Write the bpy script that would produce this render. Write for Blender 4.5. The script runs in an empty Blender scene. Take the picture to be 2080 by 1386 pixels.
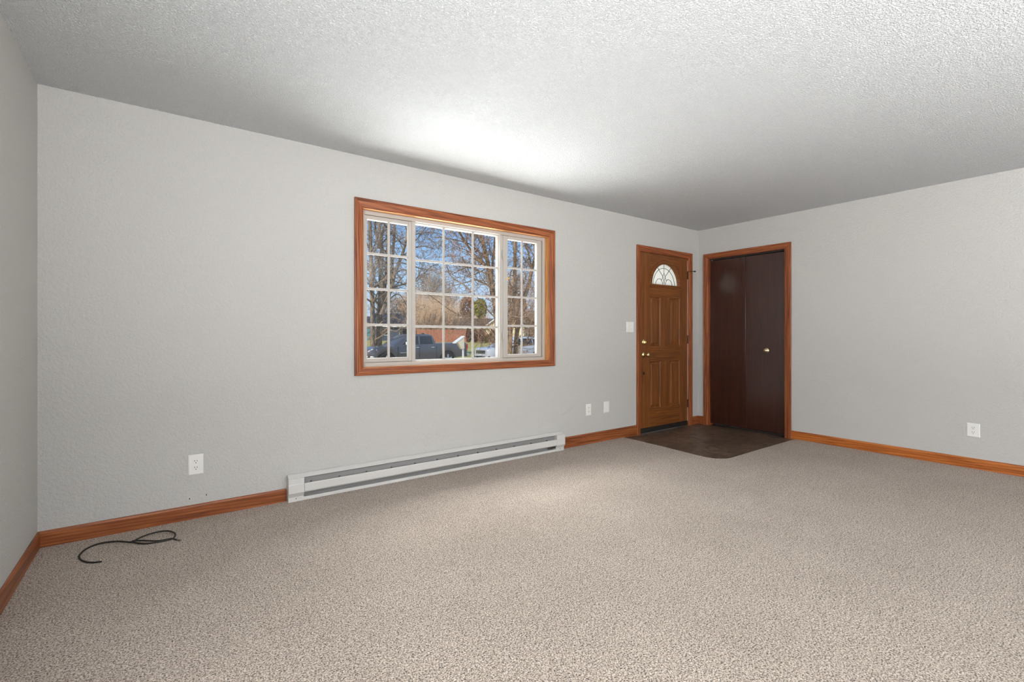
import bpy, bmesh, math, random
from mathutils import Vector, Matrix
R_ = math.radians
scene = bpy.context.scene
col = scene.collection

# ------------------------------------------------------------------ camera
F_PX, HOR, YAW, EYE = 965.09, 680.23, 36.0855, 1.1210
D, LW, RW, HC = 3.4860, -0.5449, 5.4714, 2.44      # front wall plane, left wall, right wall, ceiling
BACK = -5.5
cam_d = bpy.data.cameras.new('camera')
cam = bpy.data.objects.new('camera', cam_d); col.objects.link(cam)
cam.location = (0, 0, EYE); cam.rotation_euler = (R_(90), 0, -R_(YAW))
cam_d.sensor_width = 36; cam_d.lens = F_PX * 36 / 2080
cam_d.shift_y = (HOR - 693) / 2080
cam_d.clip_start = 0.02; cam_d.clip_end = 600
scene.camera = cam

# ------------------------------------------------------------------ colour management
vs = scene.view_settings
vs.view_transform = 'Standard'; vs.look = 'None'; vs.exposure = 0.0; vs.gamma = 1; vs.use_curve_mapping = False
scene.cycles.denoising_prefilter = 'NONE'
scene.cycles.max_bounces = 10; scene.cycles.diffuse_bounces = 6; scene.cycles.transparent_max_bounces = 16

# ------------------------------------------------------------------ sky
def nd(nt, t, **kw):
    n = nt.nodes.new(t)
    for k, v in kw.items(): setattr(n, k, v)
    return n
w = bpy.data.worlds.new('sky'); scene.world = w; w.use_nodes = True
nt = w.node_tree; nt.nodes.clear()
tc = nd(nt, 'ShaderNodeTexCoord'); sp = nd(nt, 'ShaderNodeSeparateXYZ'); rp = nd(nt, 'ShaderNodeValToRGB')
bg = nd(nt, 'ShaderNodeBackground'); ow = nd(nt, 'ShaderNodeOutputWorld')
nt.links.new(tc.outputs['Generated'], sp.inputs[0]); nt.links.new(sp.outputs[2], rp.inputs[0])
nt.links.new(rp.outputs[0], bg.inputs[0]); nt.links.new(bg.outputs[0], ow.inputs[0])
e = rp.color_ramp.elements
e[0].position = 0.0; e[0].color = (.66, .77, .90, 1)
e[1].position = 1.0; e[1].color = (.08, .24, .66, 1)
x = e.new(.11); x.color = (.46, .68, .95, 1)
x = e.new(.24); x.color = (.23, .48, .90, 1)
bg.inputs[1].default_value = 1.0

# ------------------------------------------------------------------ lamps and daylight
def area(name, loc, rot, sx, sy, power, color=(1, 1, 1)):
    l = bpy.data.lights.new(name, 'AREA'); l.shape = 'RECTANGLE'; l.size = sx; l.size_y = sy; l.energy = power; l.color = color
    o = bpy.data.objects.new(name, l); o.location = loc; o.rotation_euler = rot; col.objects.link(o)
    return o
sun = bpy.data.lights.new('sun', 'SUN'); sun.energy = 3.4; sun.angle = R_(.6); sun.color = (1, .93, .82)
so = bpy.data.objects.new('sun', sun); col.objects.link(so)
so.rotation_euler = Vector((.74, .34, -.56)).to_track_quat('-Z', 'Y').to_euler()
# added fill lamp set in an unseen opening behind the camera
area('back_fill', (1.9, BACK + .02, 1.15), (R_(90), 0, 0), 3.6, 2.0, 62, (.97, .985, 1))
# added fill light against the side wall, out of view, no fixture there
area('side_fill', (LW + .02, .2, 1.4), (R_(90), 0, R_(-90)), 2.0, 1.2, 68, (.97, .985, 1))
# photographer's flash bounced off the ceiling behind the camera
area('bounced_flash', (1.1, -2.9, .7), (R_(180), 0, 0), 3.0, 2.4, 620, (.98, .99, 1))
# added area lamps boosting sky light and ground bounce through the front window
area('yard_sky_fill', (1.9, D + 2.6, 4.6), (R_(-50), 0, 0), 5.5, 2.0, 850, (1, .99, .97))
area('yard_bounce_fill', (2.6, D + 2.7, -.22), (R_(-172), 0, 0), 3.6, 3.4, 920, (.99, .99, 1))

# ------------------------------------------------------------------ helpers
class MB:
    """collects shapes and links them as one mesh object"""
    def __init__(s): s.v = []; s.f = []; s.m = []
    def add(s, vs, fs, mi=0):
        b = len(s.v); s.v += [tuple(p) for p in vs]
        for q in fs: s.f.append(tuple(b + i for i in q)); s.m.append(mi)
        return s
    def box(s, lo, hi, mi=0):
        x0, y0, z0 = lo; x1, y1, z1 = hi
        return s.add([(x0,y0,z0),(x1,y0,z0),(x1,y1,z0),(x0,y1,z0),(x0,y0,z1),(x1,y0,z1),(x1,y1,z1),(x0,y1,z1)],
                     [(0,3,2,1),(4,5,6,7),(0,1,5,4),(1,2,6,5),(2,3,7,6),(3,0,4,7)], mi)
    def prism(s, poly, fn, d0, d1, mi=0):
        """poly of 2D points; fn(a,b,d) -> 3D; extruded from d0 to d1"""
        n = len(poly)
        vs = [fn(a, b, d0) for a, b in poly] + [fn(a, b, d1) for a, b in poly]
        fs = [tuple(range(n))[::-1], tuple(range(n, 2 * n))] + [(i, (i + 1) % n, n + (i + 1) % n, n + i) for i in range(n)]
        return s.add(vs, fs, mi)
    def tube(s, pts, rad, n=6, mi=0, caps=True):
        pts = [Vector(p) for p in pts]
        if not hasattr(rad, '__len__'): rad = [rad] * len(pts)
        vs = []; up = None
        for i, p in enumerate(pts):
            t = (pts[min(i + 1, len(pts) - 1)] - pts[max(i - 1, 0)])
            t = t.normalized() if t.length > 1e-9 else Vector((0, 0, 1))
            if up is None:
                up = t.cross(Vector((.31, .73, .2)));  up = up.normalized() if up.length > 1e-5 else Vector((1, 0, 0))
            else:
                up = up - t * up.dot(t); up = up.normalized() if up.length > 1e-6 else t.orthogonal().normalized()
            b = t.cross(up)
            for k in range(n):
                a = 2 * math.pi * k / n
                vs.append(p + (up * math.cos(a) + b * math.sin(a)) * rad[i])
        fs = []
        for i in range(len(pts) - 1):
            for k in range(n):
                fs.append((i*n+k, i*n+(k+1)%n, (i+1)*n+(k+1)%n, (i+1)*n+k))
        if caps:
            fs.append(tuple(range(n))[::-1]); fs.append(tuple((len(pts)-1)*n + k for k in range(n)))
        return s.add(vs, fs, mi)
    def lathe(s, prof, fn, n=24, mi=0):
        """prof of (radius, d); fn(a,b,d) -> 3D"""
        vs = [fn(r * math.cos(2*math.pi*k/n), r * math.sin(2*math.pi*k/n), d) for r, d in prof for k in range(n)]
        fs = [(i*n+k, i*n+(k+1)%n, (i+1)*n+(k+1)%n, (i+1)*n+k) for i in range(len(prof)-1) for k in range(n)]
        fs += [tuple(range(n))[::-1], tuple((len(prof)-1)*n+k for k in range(n))]
        return s.add(vs, fs, mi)
    def loft(s, rings, closed=True, cap=True, mi=0):
        n = len(rings[0]); vs = [p for r in rings for p in r]
        m = n if closed else n - 1
        fs = [(i*n+k, i*n+(k+1)%n, (i+1)*n+(k+1)%n, (i+1)*n+k) for i in range(len(rings)-1) for k in range(m)]
        if cap: fs += [tuple(range(n))[::-1], tuple((len(rings)-1)*n+k for k in range(n))]
        return s.add(vs, fs, mi)
    def build(s, name, mat, parent=None, smooth=False, bevel=0, seg=2, normals=True):
        me = bpy.data.meshes.new(name)
        off = world_loc(parent) if parent else Vector((0, 0, 0))
        me.from_pydata([tuple(Vector(p) - off) for p in s.v], [], s.f)
        for m in (mat if isinstance(mat, (list, tuple)) else [mat]): me.materials.append(m)
        if len(me.materials) > 1:
            for p, mi in zip(me.polygons, s.m): p.material_index = mi
        if normals:
            bm = bmesh.new(); bm.from_mesh(me); bmesh.ops.recalc_face_normals(bm, faces=bm.faces); bm.to_mesh(me); bm.free()
        if smooth:
            for p in me.polygons: p.use_smooth = True
        o = bpy.data.objects.new(name, me); col.objects.link(o)
        if parent: o.parent = parent
        if bevel:
            b = o.modifiers.new('bevel', 'BEVEL'); b.width = bevel; b.segments = seg; b.limit_method = 'ANGLE'; b.angle_limit = R_(35)
        if smooth:
            try: me.set_sharp_from_angle(angle=R_(40))
            except Exception: pass
        return o
def world_loc(o):
    l = Vector((0, 0, 0))
    while o: l += o.location; o = o.parent
    return l
def tag(o, label, cat, group=None, kind=None):
    o['label'] = label; o['category'] = cat
    if group: o['group'] = group
    if kind: o['kind'] = kind
    return o
def thing(name, loc, label, cat, group=None, kind=None):
    o = bpy.data.objects.new(name, None); o.location = loc; o.empty_display_size = .1; col.objects.link(o)
    return tag(o, label, cat, group, kind)
def at(u, v, Y):
    """point on the plane y = Y seen at photo pixel u, v"""
    a = R_(YAW); rx = (u - 1040) / F_PX; rz = -(v - HOR) / F_PX
    d = Vector((math.sin(a) + rx * math.cos(a), math.cos(a) - rx * math.sin(a), rz))
    p = d * (Y / d.y); p.z += EYE
    return p
def lin(r, g, b):
    f = lambda c: (c/255/12.92) if c/255 <= .04045 else ((c/255+.055)/1.055)**2.4
    return (f(r), f(g), f(b), 1)

# ------------------------------------------------------------------ materials
def mat(name, color, rough=.6, metal=0, spec=.5, coat=0):
    m = bpy.data.materials.new(name); m.use_nodes = True
    b = m.node_tree.nodes['Principled BSDF']
    b.inputs['Base Color'].default_value = color if len(color) == 4 else (*color, 1)
    b.inputs['Roughness'].default_value = rough; b.inputs['Metallic'].default_value = metal
    b.inputs['Specular IOR Level'].default_value = spec; b.inputs['Coat Weight'].default_value = coat
    return m
def parts_of(m): return m.node_tree, m.node_tree.nodes['Principled BSDF']
def coords(nt, scale=(1, 1, 1), rot=(0, 0, 0)):
    t = nd(nt, 'ShaderNodeNewGeometry'); mp = nd(nt, 'ShaderNodeMapping')
    mp.inputs['Scale'].default_value = scale; mp.inputs['Rotation'].default_value = rot
    nt.links.new(t.outputs['Position'], mp.inputs[0]); return mp.outputs[0]
def noise(nt, vec, scale, detail=4, rough=.5, dist=0):
    n = nd(nt, 'ShaderNodeTexNoise'); n.inputs['Scale'].default_value = scale; n.inputs['Detail'].default_value = detail
    n.inputs['Roughness'].default_value = rough; n.inputs['Distortion'].default_value = dist
    nt.links.new(vec, n.inputs['Vector']); return n.outputs['Fac']
def ramp(nt, fac, stops, interp='LINEAR'):
    r = nd(nt, 'ShaderNodeValToRGB'); r.color_ramp.interpolation = interp
    e = r.color_ramp.elements
    while len(e) < len(stops): e.new(.5)
    for q, (p, c) in zip(e, stops): q.position = p; q.color = c if len(c) == 4 else (*c, 1)
    nt.links.new(fac, r.inputs[0]); return r.outputs[0]
def mixc(nt, a, b, fac, mode='MIX'):
    m = nd(nt, 'ShaderNodeMix'); m.data_type = 'RGBA'; m.blend_type = mode
    for s, k in ((fac, 0), (a, 6), (b, 7)):
        if hasattr(s, 'links'): nt.links.new(s, m.inputs[k])
        else: m.inputs[k].default_value = s
    return m.outputs[2]
def bump(nt, b, h, strength, dist):
    n = nd(nt, 'ShaderNodeBump'); n.inputs['Strength'].default_value = strength; n.inputs['Distance'].default_value = dist
    nt.links.new(h, n.inputs['Height']); nt.links.new(n.outputs[0], b.inputs['Normal'])

def textured_paint(name, color, sc, st, dist, rough=.75):
    m = mat(name, color, rough, spec=.25); nt, b = parts_of(m)
    v = coords(nt)
    f1 = noise(nt, v, sc, 3, .55, .4)
    h = ramp(nt, f1, [(.36, (0, 0, 0)), (.62, (1, 1, 1))])
    bump(nt, b, h, st, dist)
    return m
M = {}
M['wall'] = textured_paint('wall_paint', (.53, .522, .502), 75, .4, .005)
M['ceiling'] = textured_paint('ceiling_texture', (.815, .835, .845), 125, 1.0, .010, .9)
M['subfloor'] = mat('plaster_plain', (.6, .6, .58), .8)

def carpet():
    m = mat('carpet_pile', (.4, .34, .28), 1.0, spec=.05); nt, b = parts_of(m)
    v = coords(nt)
    f1 = noise(nt, v, 185, 2, .6, .6)
    f2 = noise(nt, v, 75, 3, .6)
    f3 = noise(nt, v, 1.6, 4, .6)
    c = ramp(nt, f1, [(.36, lin(70, 58, 48)), (.47, lin(168, 152, 137)), (.57, lin(218, 203, 188)), (.70, lin(240, 228, 215))])
    c = mixc(nt, c, ramp(nt, f2, [(.3, (.62, .60, .58)), (.55, (1, 1, 1))]), .55, 'MULTIPLY')
    c = mixc(nt, c, ramp(nt, f3, [(.35, (.88, .87, .86)), (.65, (1, 1, 1))]), .9, 'MULTIPLY')
    nt.links.new(c, b.inputs['Base Color'])
    bump(nt, b, f1, .9, .012)
    b.inputs['Sheen Weight'].default_value = .25
    return m
M['carpet'] = carpet()

def vinyl_floor():
    m = mat('stone_look_vinyl', (.1, .08, .06), .42, spec=.35); nt, b = parts_of(m)
    v = coords(nt, rot=(0, 0, R_(8)))
    f1 = noise(nt, v, 7, 6, .65, 1.2); f2 = noise(nt, coords(nt, (3, 14, 1), (0, 0, R_(35))), 5, 5, .6, .8)
    c = ramp(nt, f1, [(.3, lin(60, 50, 43)), (.5, lin(98, 82, 69)), (.7, lin(128, 108, 92))])
    c = mixc(nt, c, ramp(nt, f2, [(.35, (.6, .58, .56)), (.65, (1.1, 1.08, 1.05))]), .7, 'MULTIPLY')
    br = nd(nt, 'ShaderNodeTexBrick'); br.offset = 0; br.inputs['Scale'].default_value = 1
    br.inputs['Brick Width'].default_value = .305; br.inputs['Row Height'].default_value = .305; br.inputs['Mortar Size'].default_value = .003
    br.inputs['Color1'].default_value = (1, 1, 1, 1); br.inputs['Color2'].default_value = (.82, .82, .84, 1); br.inputs['Mortar'].default_value = (.6, .58, .56, 1)
    nt.links.new(v, br.inputs['Vector'])
    c = mixc(nt, c, br.outputs[0], .8, 'MULTIPLY')
    nt.links.new(c, b.inputs['Base Color']); bump(nt, b, f1, .15, .003)
    return m
M['vinyl'] = vinyl_floor()

def wood(name, axis, dark, mid, light, rough=.38, scale=1.0, cath=.5, spec=.4):
    """stained oak with its grain along one axis"""
    m = mat(name, mid, rough, spec=spec); nt, b = parts_of(m)
    s = [44 * scale] * 3; s['xyz'.index(axis)] = 1.7 * scale
    v = coords(nt, tuple(s))
    f1 = noise(nt, v, 1.0, 5, .62, .9)
    s2 = [260 * scale] * 3; s2['xyz'.index(axis)] = 9 * scale
    f2 = noise(nt, coords(nt, tuple(s2)), 1.0, 3, .6)
    s3 = [30 * scale] * 3; s3['xyz'.index(axis)] = 1.5 * scale
    wv = nd(nt, 'ShaderNodeTexWave'); wv.wave_type = 'BANDS'; wv.bands_direction = 'DIAGONAL'
    wv.inputs['Scale'].default_value = .9; wv.inputs['Distortion'].default_value = 5.5; wv.inputs['Detail'].default_value = 2; wv.inputs['Detail Scale'].default_value = .7
    nt.links.new(coords(nt, tuple(s3)), wv.inputs['Vector'])
    c = ramp(nt, f1, [(.28, dark), (.5, mid), (.72, light)])
    c = mixc(nt, c, ramp(nt, wv.outputs['Fac'], [(.1, (.52, .46, .42)), (.6, (1.14, 1.12, 1.10))]), cath, 'MULTIPLY')
    c = mixc(nt, c, ramp(nt, f2, [(.34, (.66, .6, .55)), (.52, (1, 1, 1))]), .55, 'MULTIPLY')
    nt.links.new(c, b.inputs['Base Color']); bump(nt, b, f2, .12, .001)
    return m
TR = (lin(98, 48, 24), lin(148, 82, 46), lin(176, 108, 66))
for ax in 'xyz': M['trim_' + ax] = wood('stained_oak_trim_' + ax, ax, *TR)
BR = (lin(92, 42, 18), lin(144, 80, 42), lin(176, 108, 64))
M['base_r'] = wood('golden_oak_base', 'y', lin(134, 66, 18), lin(180, 102, 42), lin(204, 126, 62))
for ax in 'xyz': M['base_' + ax] = wood('stained_oak_base_' + ax, ax, *BR)
DR = (lin(88, 48, 18), lin(122, 71, 30), lin(144, 89, 42))
for ax in 'xz': M['door_' + ax] = wood('entry_door_oak_' + ax, ax, *DR, rough=.42, scale=.9, cath=.4)
CL = (lin(44, 18, 10), lin(54, 23, 13), lin(64, 29, 17))
M['closet'] = wood('dark_stained_veneer', 'z', *CL, rough=.35, scale=.8, cath=.12, spec=.4)
_b = M['closet'].node_tree.nodes['Principled BSDF']; _b.inputs['Coat Weight'].default_value = 1; _b.inputs['Coat IOR'].default_value = 1.6; _b.inputs['Coat Roughness'].default_value = .2; _b.inputs['Specular IOR Level'].default_value = .1
M['upvc'] = mat('white_window_vinyl', (.47, .445, .41), .45, spec=.4)
M['heater'] = mat('heater_enamel', (.62, .61, .59), .4, spec=.4)
M['heater_in'] = mat('heater_inner_metal', (.30, .295, .29), .5, .1)
M['fin'] = mat('heater_fin_metal', (.20, .19, .18), .45, .6)
M['plate'] = mat('switch_plate_plastic', (.80, .79, .76), .35, spec=.5)
M['slot'] = mat('socket_slot_dark', (.03, .03, .03), .6)
M['black'] = mat('black_rubber', (.014, .011, .008), .55)
M['brass'] = mat('polished_brass', (.80, .62, .33), .2, 1.0)
M['bronze'] = mat('dark_bronze', (.07, .045, .03), .4, .8)
M['lead'] = mat('leaded_caming', (.10, .09, .08), .4, .7)
M['dark'] = mat('closet_dark', (.02, .018, .016), .9)
M['strip'] = mat('pale_weatherstrip', (.62, .58, .52), .6)
def glass(name, refl=.06, tint=(.97, .98, .98)):
    m = bpy.data.materials.new(name); m.use_nodes = True; nt = m.node_tree; nt.nodes.clear()
    o = nd(nt, 'ShaderNodeOutputMaterial'); mx = nd(nt, 'ShaderNodeMixShader'); t = nd(nt, 'ShaderNodeBsdfTransparent'); g = nd(nt, 'ShaderNodeBsdfGlossy')
    t.inputs[0].default_value = (*tint, 1); g.inputs['Roughness'].default_value = .02
    mx.inputs[0].default_value = refl
    nt.links.new(t.outputs[0], mx.inputs[1]); nt.links.new(g.outputs[0], mx.inputs[2]); nt.links.new(mx.outputs[0], o.inputs[0])
    return m
M['glass'] = glass('window_glass', .035)
def frosted():
    m = bpy.data.materials.new('textured_fanlight_glass'); m.use_nodes = True; nt = m.node_tree; nt.nodes.clear()
    o = nd(nt, 'ShaderNodeOutputMaterial'); mx = nd(nt, 'ShaderNodeMixShader'); t = nd(nt, 'ShaderNodeBsdfTranslucent'); g = nd(nt, 'ShaderNodeBsdfGlossy')
    t.inputs[0].default_value = (.44, .44, .42, 1); g.inputs['Roughness'].default_value = .2
    n = noise(nt, coords(nt), 90, 3, .6); bp = nd(nt, 'ShaderNodeBump'); bp.inputs['Strength'].default_value = .5; bp.inputs['Distance'].default_value = .004
    nt.links.new(n, bp.inputs['Height']); nt.links.new(bp.outputs[0], t.inputs['Normal']); nt.links.new(bp.outputs[0], g.inputs['Normal'])
    mx.inputs[0].default_value = .06
    nt.links.new(t.outputs[0], mx.inputs[1]); nt.links.new(g.outputs[0], mx.inputs[2]); nt.links.new(mx.outputs[0], o.inputs[0])
    return m
M['frost'] = frosted()

# ------------------------------------------------------------------ room shell
WT = .14                                            # wall thickness
def struct(o, label, cat): return tag(o, label, cat, kind='structure')
WX0, WX1, WZ0, WZ1 = 1.178, 2.972, .878, 2.058      # window opening
DX0, DX1, DZ1 = 4.327, 5.252, 2.072                 # entry door opening
CY0, CY1, CZ1 = 2.438, 3.350, 2.068                 # closet opening (along y)
def wall_with_holes(fn, a0, a1, z0, z1, d0, d1, holes):
    """rectangle a0..a1 x z0..z1 with rectangular holes (a,b,lo,hi), thick d0..d1, no seams on the faces' outline"""
    xs = sorted({a0, a1, *[h[0] for h in holes], *[h[1] for h in holes]})
    zs = sorted({z0, z1, *[h[2] for h in holes], *[h[3] for h in holes]})
    bm = bmesh.new(); V = {}
    def vert(a, z, d):
        k = (a, z, d)
        if k not in V: V[k] = bm.verts.new(fn(a, z, d))
        return V[k]
    inside = lambda a, z: any(h[0] <= a <= h[1] and h[2] <= z <= h[3] for h in holes) or not (a0 < a < a1 and z0 < z < z1)
    for i in range(len(xs) - 1):
        for j in range(len(zs) - 1):
            if inside((xs[i]+xs[i+1])/2, (zs[j]+zs[j+1])/2): continue
            for d in (d0, d1): bm.faces.new([vert(xs[i],zs[j],d), vert(xs[i+1],zs[j],d), vert(xs[i+1],zs[j+1],d), vert(xs[i],zs[j+1],d)])
            for p, q, r in (((xs[i],zs[j]),(xs[i+1],zs[j]),((xs[i]+xs[i+1])/2, zs[j]-1e-4)), ((xs[i],zs[j+1]),(xs[i+1],zs[j+1]),((xs[i]+xs[i+1])/2, zs[j+1]+1e-4)),
                            ((xs[i],zs[j]),(xs[i],zs[j+1]),(xs[i]-1e-4,(zs[j]+zs[j+1])/2)), ((xs[i+1],zs[j]),(xs[i+1],zs[j+1]),(xs[i+1]+1e-4,(zs[j]+zs[j+1])/2))):
                if inside(*r): bm.faces.new([vert(*p, d0), vert(*q, d0), vert(*q, d1), vert(*p, d1)])
    bmesh.ops.recalc_face_normals(bm, faces=bm.faces)
    me = bpy.data.meshes.new('wall'); bm.to_mesh(me); bm.free()
    return me
def wall_obj(name, me, m, label):
    me.materials.append(m); o = bpy.data.objects.new(name, me); col.objects.link(o); return struct(o, label, 'wall')
wall_obj('wall_front', wall_with_holes(lambda a, z, d: (a, d, z), LW - .1, RW + .9, -.02, HC + .12, D, D + WT,
         [(WX0 - .012, WX1 + .012, WZ0 - .012, WZ1 + .012), (DX0, DX1, -.02, DZ1)]), M['wall'], 'light grey textured wall holding the picture window and entry door')
wall_obj('wall_right', wall_with_holes(lambda a, z, d: (d, a, z), BACK, D, -.02, HC, RW, RW + .1,
         [(CY0, CY1, -.02, CZ1)]), M['wall'], 'light grey textured wall with the dark closet doors')
wall_obj('wall_left', wall_with_holes(lambda a, z, d: (d, a, z), BACK, D, -.02, HC, LW - .1, LW, []), M['wall'], 'light grey textured side wall meeting the window wall at the cable corner')
wall_obj('wall_back', wall_with_holes(lambda a, z, d: (a, d, z), LW - .1, RW + .1, -.02, HC, BACK - .1, BACK, [(.08, 3.72, .1, 2.2)]), M['wall'], 'light grey wall behind the camera with a wide opening added for fill light')
cb = MB(); cb.box((LW - .1, BACK - .1, HC), (RW + .9, D, HC + .12)); cb.build('ceiling', M['ceiling'])
struct(bpy.data.objects['ceiling'], 'white textured ceiling over the room', 'ceiling')
fb = MB(); fb.box((LW - .1, BACK - .1, -.16), (RW + .9, D + WT, -.02))
struct(fb.build('floor', M['subfloor']), 'bare subfloor under the carpet', 'floor')
# closet interior
cl = MB(); cl.box((RW + .8, CY0 - .3, -.02), (RW + .9, D, HC)); cl.box((RW + .1, CY0 - .4, -.02), (RW + .9, CY0 - .3, HC))
struct(cl.build('wall_closet', M['dark']), 'dark inner walls of the closet', 'wall')

# carpet and vinyl: their shared edge curves round the entry
edge = [(4.052, D)] + [(4.034, 3.0), (4.005, 2.62)]
cx, cy, rr = 4.165, 2.49, .165
for k in range(0, 13):
    a = R_(182 + k * 7.4); edge.append((cx + rr * math.cos(a), cy + rr * math.sin(a)))
edge += [(4.6, 2.333), (RW, 2.337)]
poly = [(LW, D), (LW, BACK), (RW, BACK)] + edge[::-1]
cp = MB(); cp.prism(poly, lambda a, b, d: (a, b, d), -.019, 0)
co = cp.build('floor', M['carpet'], bevel=.006, seg=2); struct(co, 'beige speckled cut-pile carpet covering the room', 'floor')
vp = MB(); vp.prism(edge + [(RW + .1, 2.337), (RW + .1, D + .02), (4.05, D + .02)], lambda a, b, d: (a, b, d), -.0195, -.008)
struct(vp.build('floor', M['vinyl']), 'dark brown stone-look vinyl entry floor by the two doors', 'floor')

# ------------------------------------------------------------------ baseboards
def baseboard(name, fn, a0, a1, ax, label, h=.088, z0=-.006):
    m = MB()
    prof = [(0, z0), (.012, z0), (.012, h - .012), (.008, h - .003), (.004, h), (0, h)]
    m.prism(prof, lambda d, z, a: fn(a, d, z), a0, a1)
    return struct(m.build(name, M['base_' + ax], bevel=.0012, seg=1), label, 'baseboard')
fA = lambda a, d, z: (a, D - d, z); fR = lambda a, d, z: (RW - d, a, z); fL = lambda a, d, z: (LW + d, a, z)
baseboard('baseboard_front', fA, LW, .657, 'x', 'oak baseboard between the cable corner and the heater', .085)
baseboard('baseboard_front', fA, 3.130, DX0 - .062, 'x', 'oak baseboard between the heater and the entry door', .108)
baseboard('baseboard_front', fA, DX1 + .074, RW, 'x', 'short oak baseboard in the corner between the two doors', .095)
baseboard('baseboard_right', fR, CY1 + .06, D - .012, 'y', 'short oak baseboard between corner and closet casing', .095)
baseboard('baseboard_right', fR, BACK, CY0 - .062, 'r', 'long oak baseboard under the outlet beside the closet', .086)
baseboard('baseboard_left', fL, BACK, D - .012, 'y', 'oak baseboard along the side wall by the cable', .085)

# ------------------------------------------------------------------ window
def casing_piece(m, p0, p1, inward, wdt, fn):
    """mitred moulding from p0 to p1 (outer corners, 2D), inward = 2D unit, fn(a,z,d): d = distance proud of the wall"""
    t = (Vector(p1) - Vector(p0)).normalized(); inn = Vector(inward)
    prof = [(0, 0), (0, .017), (.006, .019), (.014, .016), (.022, .017), (wdt - .02, .013), (wdt - .012, .011), (wdt - .004, .010), (wdt, .007), (wdt, 0)]
    r0 = [fn(*(Vector(p0) + inn * w_ + t * w_ * m[0]), d) for w_, d in prof]
    r1 = [fn(*(Vector(p1) + inn * w_ - t * w_ * m[1]), d) for w_, d in prof]
    return MB().loft([r0, r1])
def casing(root, fn, a0, a1, z0, z1, wl, wr, wt, wb, ax, matk='trim_'):
    ps = []
    L = casing_piece((wb / wl if wb else 0, wt / wl), (a0, z0), (a0, z1), (1, 0), wl, fn).build('casing_side', M[matk + 'z'], root)
    Rr = casing_piece((wb / wr if wb else 0, wt / wr), (a1, z0), (a1, z1), (-1, 0), wr, fn).build('casing_side', M[matk + 'z'], root)
    T = casing_piece((wl / wt, wr / wt), (a0, z1), (a1, z1), (0, -1), wt, fn).build('casing_head', M[matk + ax], root)
    if wb: casing_piece((wl / wb, wr / wb), (a0, z0), (a1, z0), (0, 1), wb, fn).build('casing_sill', M[matk + ax], root)
win = thing('window_1', (2.08, D, .82), 'white three-part picture window with grilles in an oak casing', 'window', kind='structure')
casing(win, lambda a, z, d: (a, D - d, z), 1.113, 3.046, .8195, 2.127, .066, .074, .068, .059, 'x')
# jamb liner: golden oak, colour lightened to carry some daylight glow
M['jamb_z'] = wood('golden_oak_jamb_glow_upright', 'z', lin(168, 104, 50), lin(206, 146, 86), lin(224, 170, 110)); M['jamb_x'] = wood('golden_oak_jamb_glow_level', 'x', lin(168, 104, 50), lin(206, 146, 86), lin(224, 170, 110))
jy0, jy1 = D - .006, D + .055
MB().box((WX0 - .012, jy0, WZ0 - .012), (WX0, jy1, WZ1 + .012)).build('jamb_side', M['jamb_z'], win)
MB().box((WX1, jy0, WZ0 - .012), (WX1 + .012, jy1, WZ1 + .012)).build('jamb_side', M['jamb_z'], win)
MB().box((WX0, jy0, WZ1), (WX1, jy1, WZ1 + .012)).build('jamb_head', M['jamb_x'], win)
MB().box((WX0, jy0, WZ0 - .012), (WX1, jy1, WZ0)).build('jamb_sill', M['jamb_x'], win)
fy0, fy1 = D + .050, D + .13
def ring(m, x0, x1, z0, z1, l, r, b, t, ya, yb):
    m.box((x0, ya, z0), (x0 + l, yb, z1)); m.box((x1 - r, ya, z0), (x1, yb, z1))
    m.box((x0 + l, ya, z0), (x1 - r, yb, z0 + b)); m.box((x0 + l, ya, z1 - t), (x1 - r, yb, z1))
fr = MB(); ring(fr, WX0, WX1, WZ0, WZ1, .030, .030, .030, .030, fy0, fy1)
ring(fr, WX0 + .030, WX1 - .030, WZ0 + .030, WZ1 - .030, .008, .008, .008, .008, fy0 + .022, fy1)
fr.box((1.592, fy0 + .006, WZ0 + .03), (1.622, fy1, WZ1 - .03)); fr.box((2.446, fy0 + .010, WZ0 + .03), (2.482, fy1, WZ1 - .03))
fr.build('window_frame', M['upvc'], win, bevel=.002)
def sash(name, x0, x1, z0, z1, l, r, b, t, ya, yb, vx, hz):
    m = MB(); ring(m, x0, x1, z0, z1, l, r, b, t, ya, yb)
    s = m.build(name, M['upvc'], win, bevel=.002)
    gy = (ya + yb) / 2 + .004
    MB().box((x0 + l - .003, gy, z0 + b - .003), (x1 - r + .003, gy + .004, z1 - t + .003)).build('pane', M['glass'], s)
    g = MB()
    for x_ in vx: g.box((x_ - .0095, gy - .010, z0 + b), (x_ + .0095, gy - .002, z1 - t))
    for z_ in hz: g.box((x0 + l, gy - .0095, z_ - .0085), (x1 - r, gy - .0025, z_ + .0085))
    g.build('grille', M['upvc'], s, bevel=.0025)
    return s
sash('sash', WX0 + .022, 1.594, WZ0 + .034, WZ1 - .032, .030, .030, .030, .030, fy0 + .012, fy0 + .045, [1.406], [1.740, 1.471, 1.197])
sash('fixed_sash', 1.618, 2.450, WZ0 + .030, WZ1 - .028, .008, .008, .010, .014, fy0 + .030, fy0 + .06, [1.894, 2.181], [1.729, 1.463, 1.189])
rs = sash('sash', 2.482, 2.928, WZ0 + .034, WZ1 - .032, .050, .052, .028, .030, fy0 + .004, fy0 + .040, [2.707], [1.739, 1.472, 1.204])
for z_ in (1.852, 1.114):
    k = MB(); k.tube([(2.478, fy0 + .004, z_ - .032), (2.470, fy0 - .014, z_ - .022), (2.470, fy0 - .016, z_ + .022), (2.478, fy0 + .004, z_ + .032)], .006, 8)
    k.box((2.472, fy0 - .003, z_ - .045), (2.490, fy0 + .006, z_ + .045))
    k.build('latch', M['upvc'], win, smooth=True)
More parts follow.
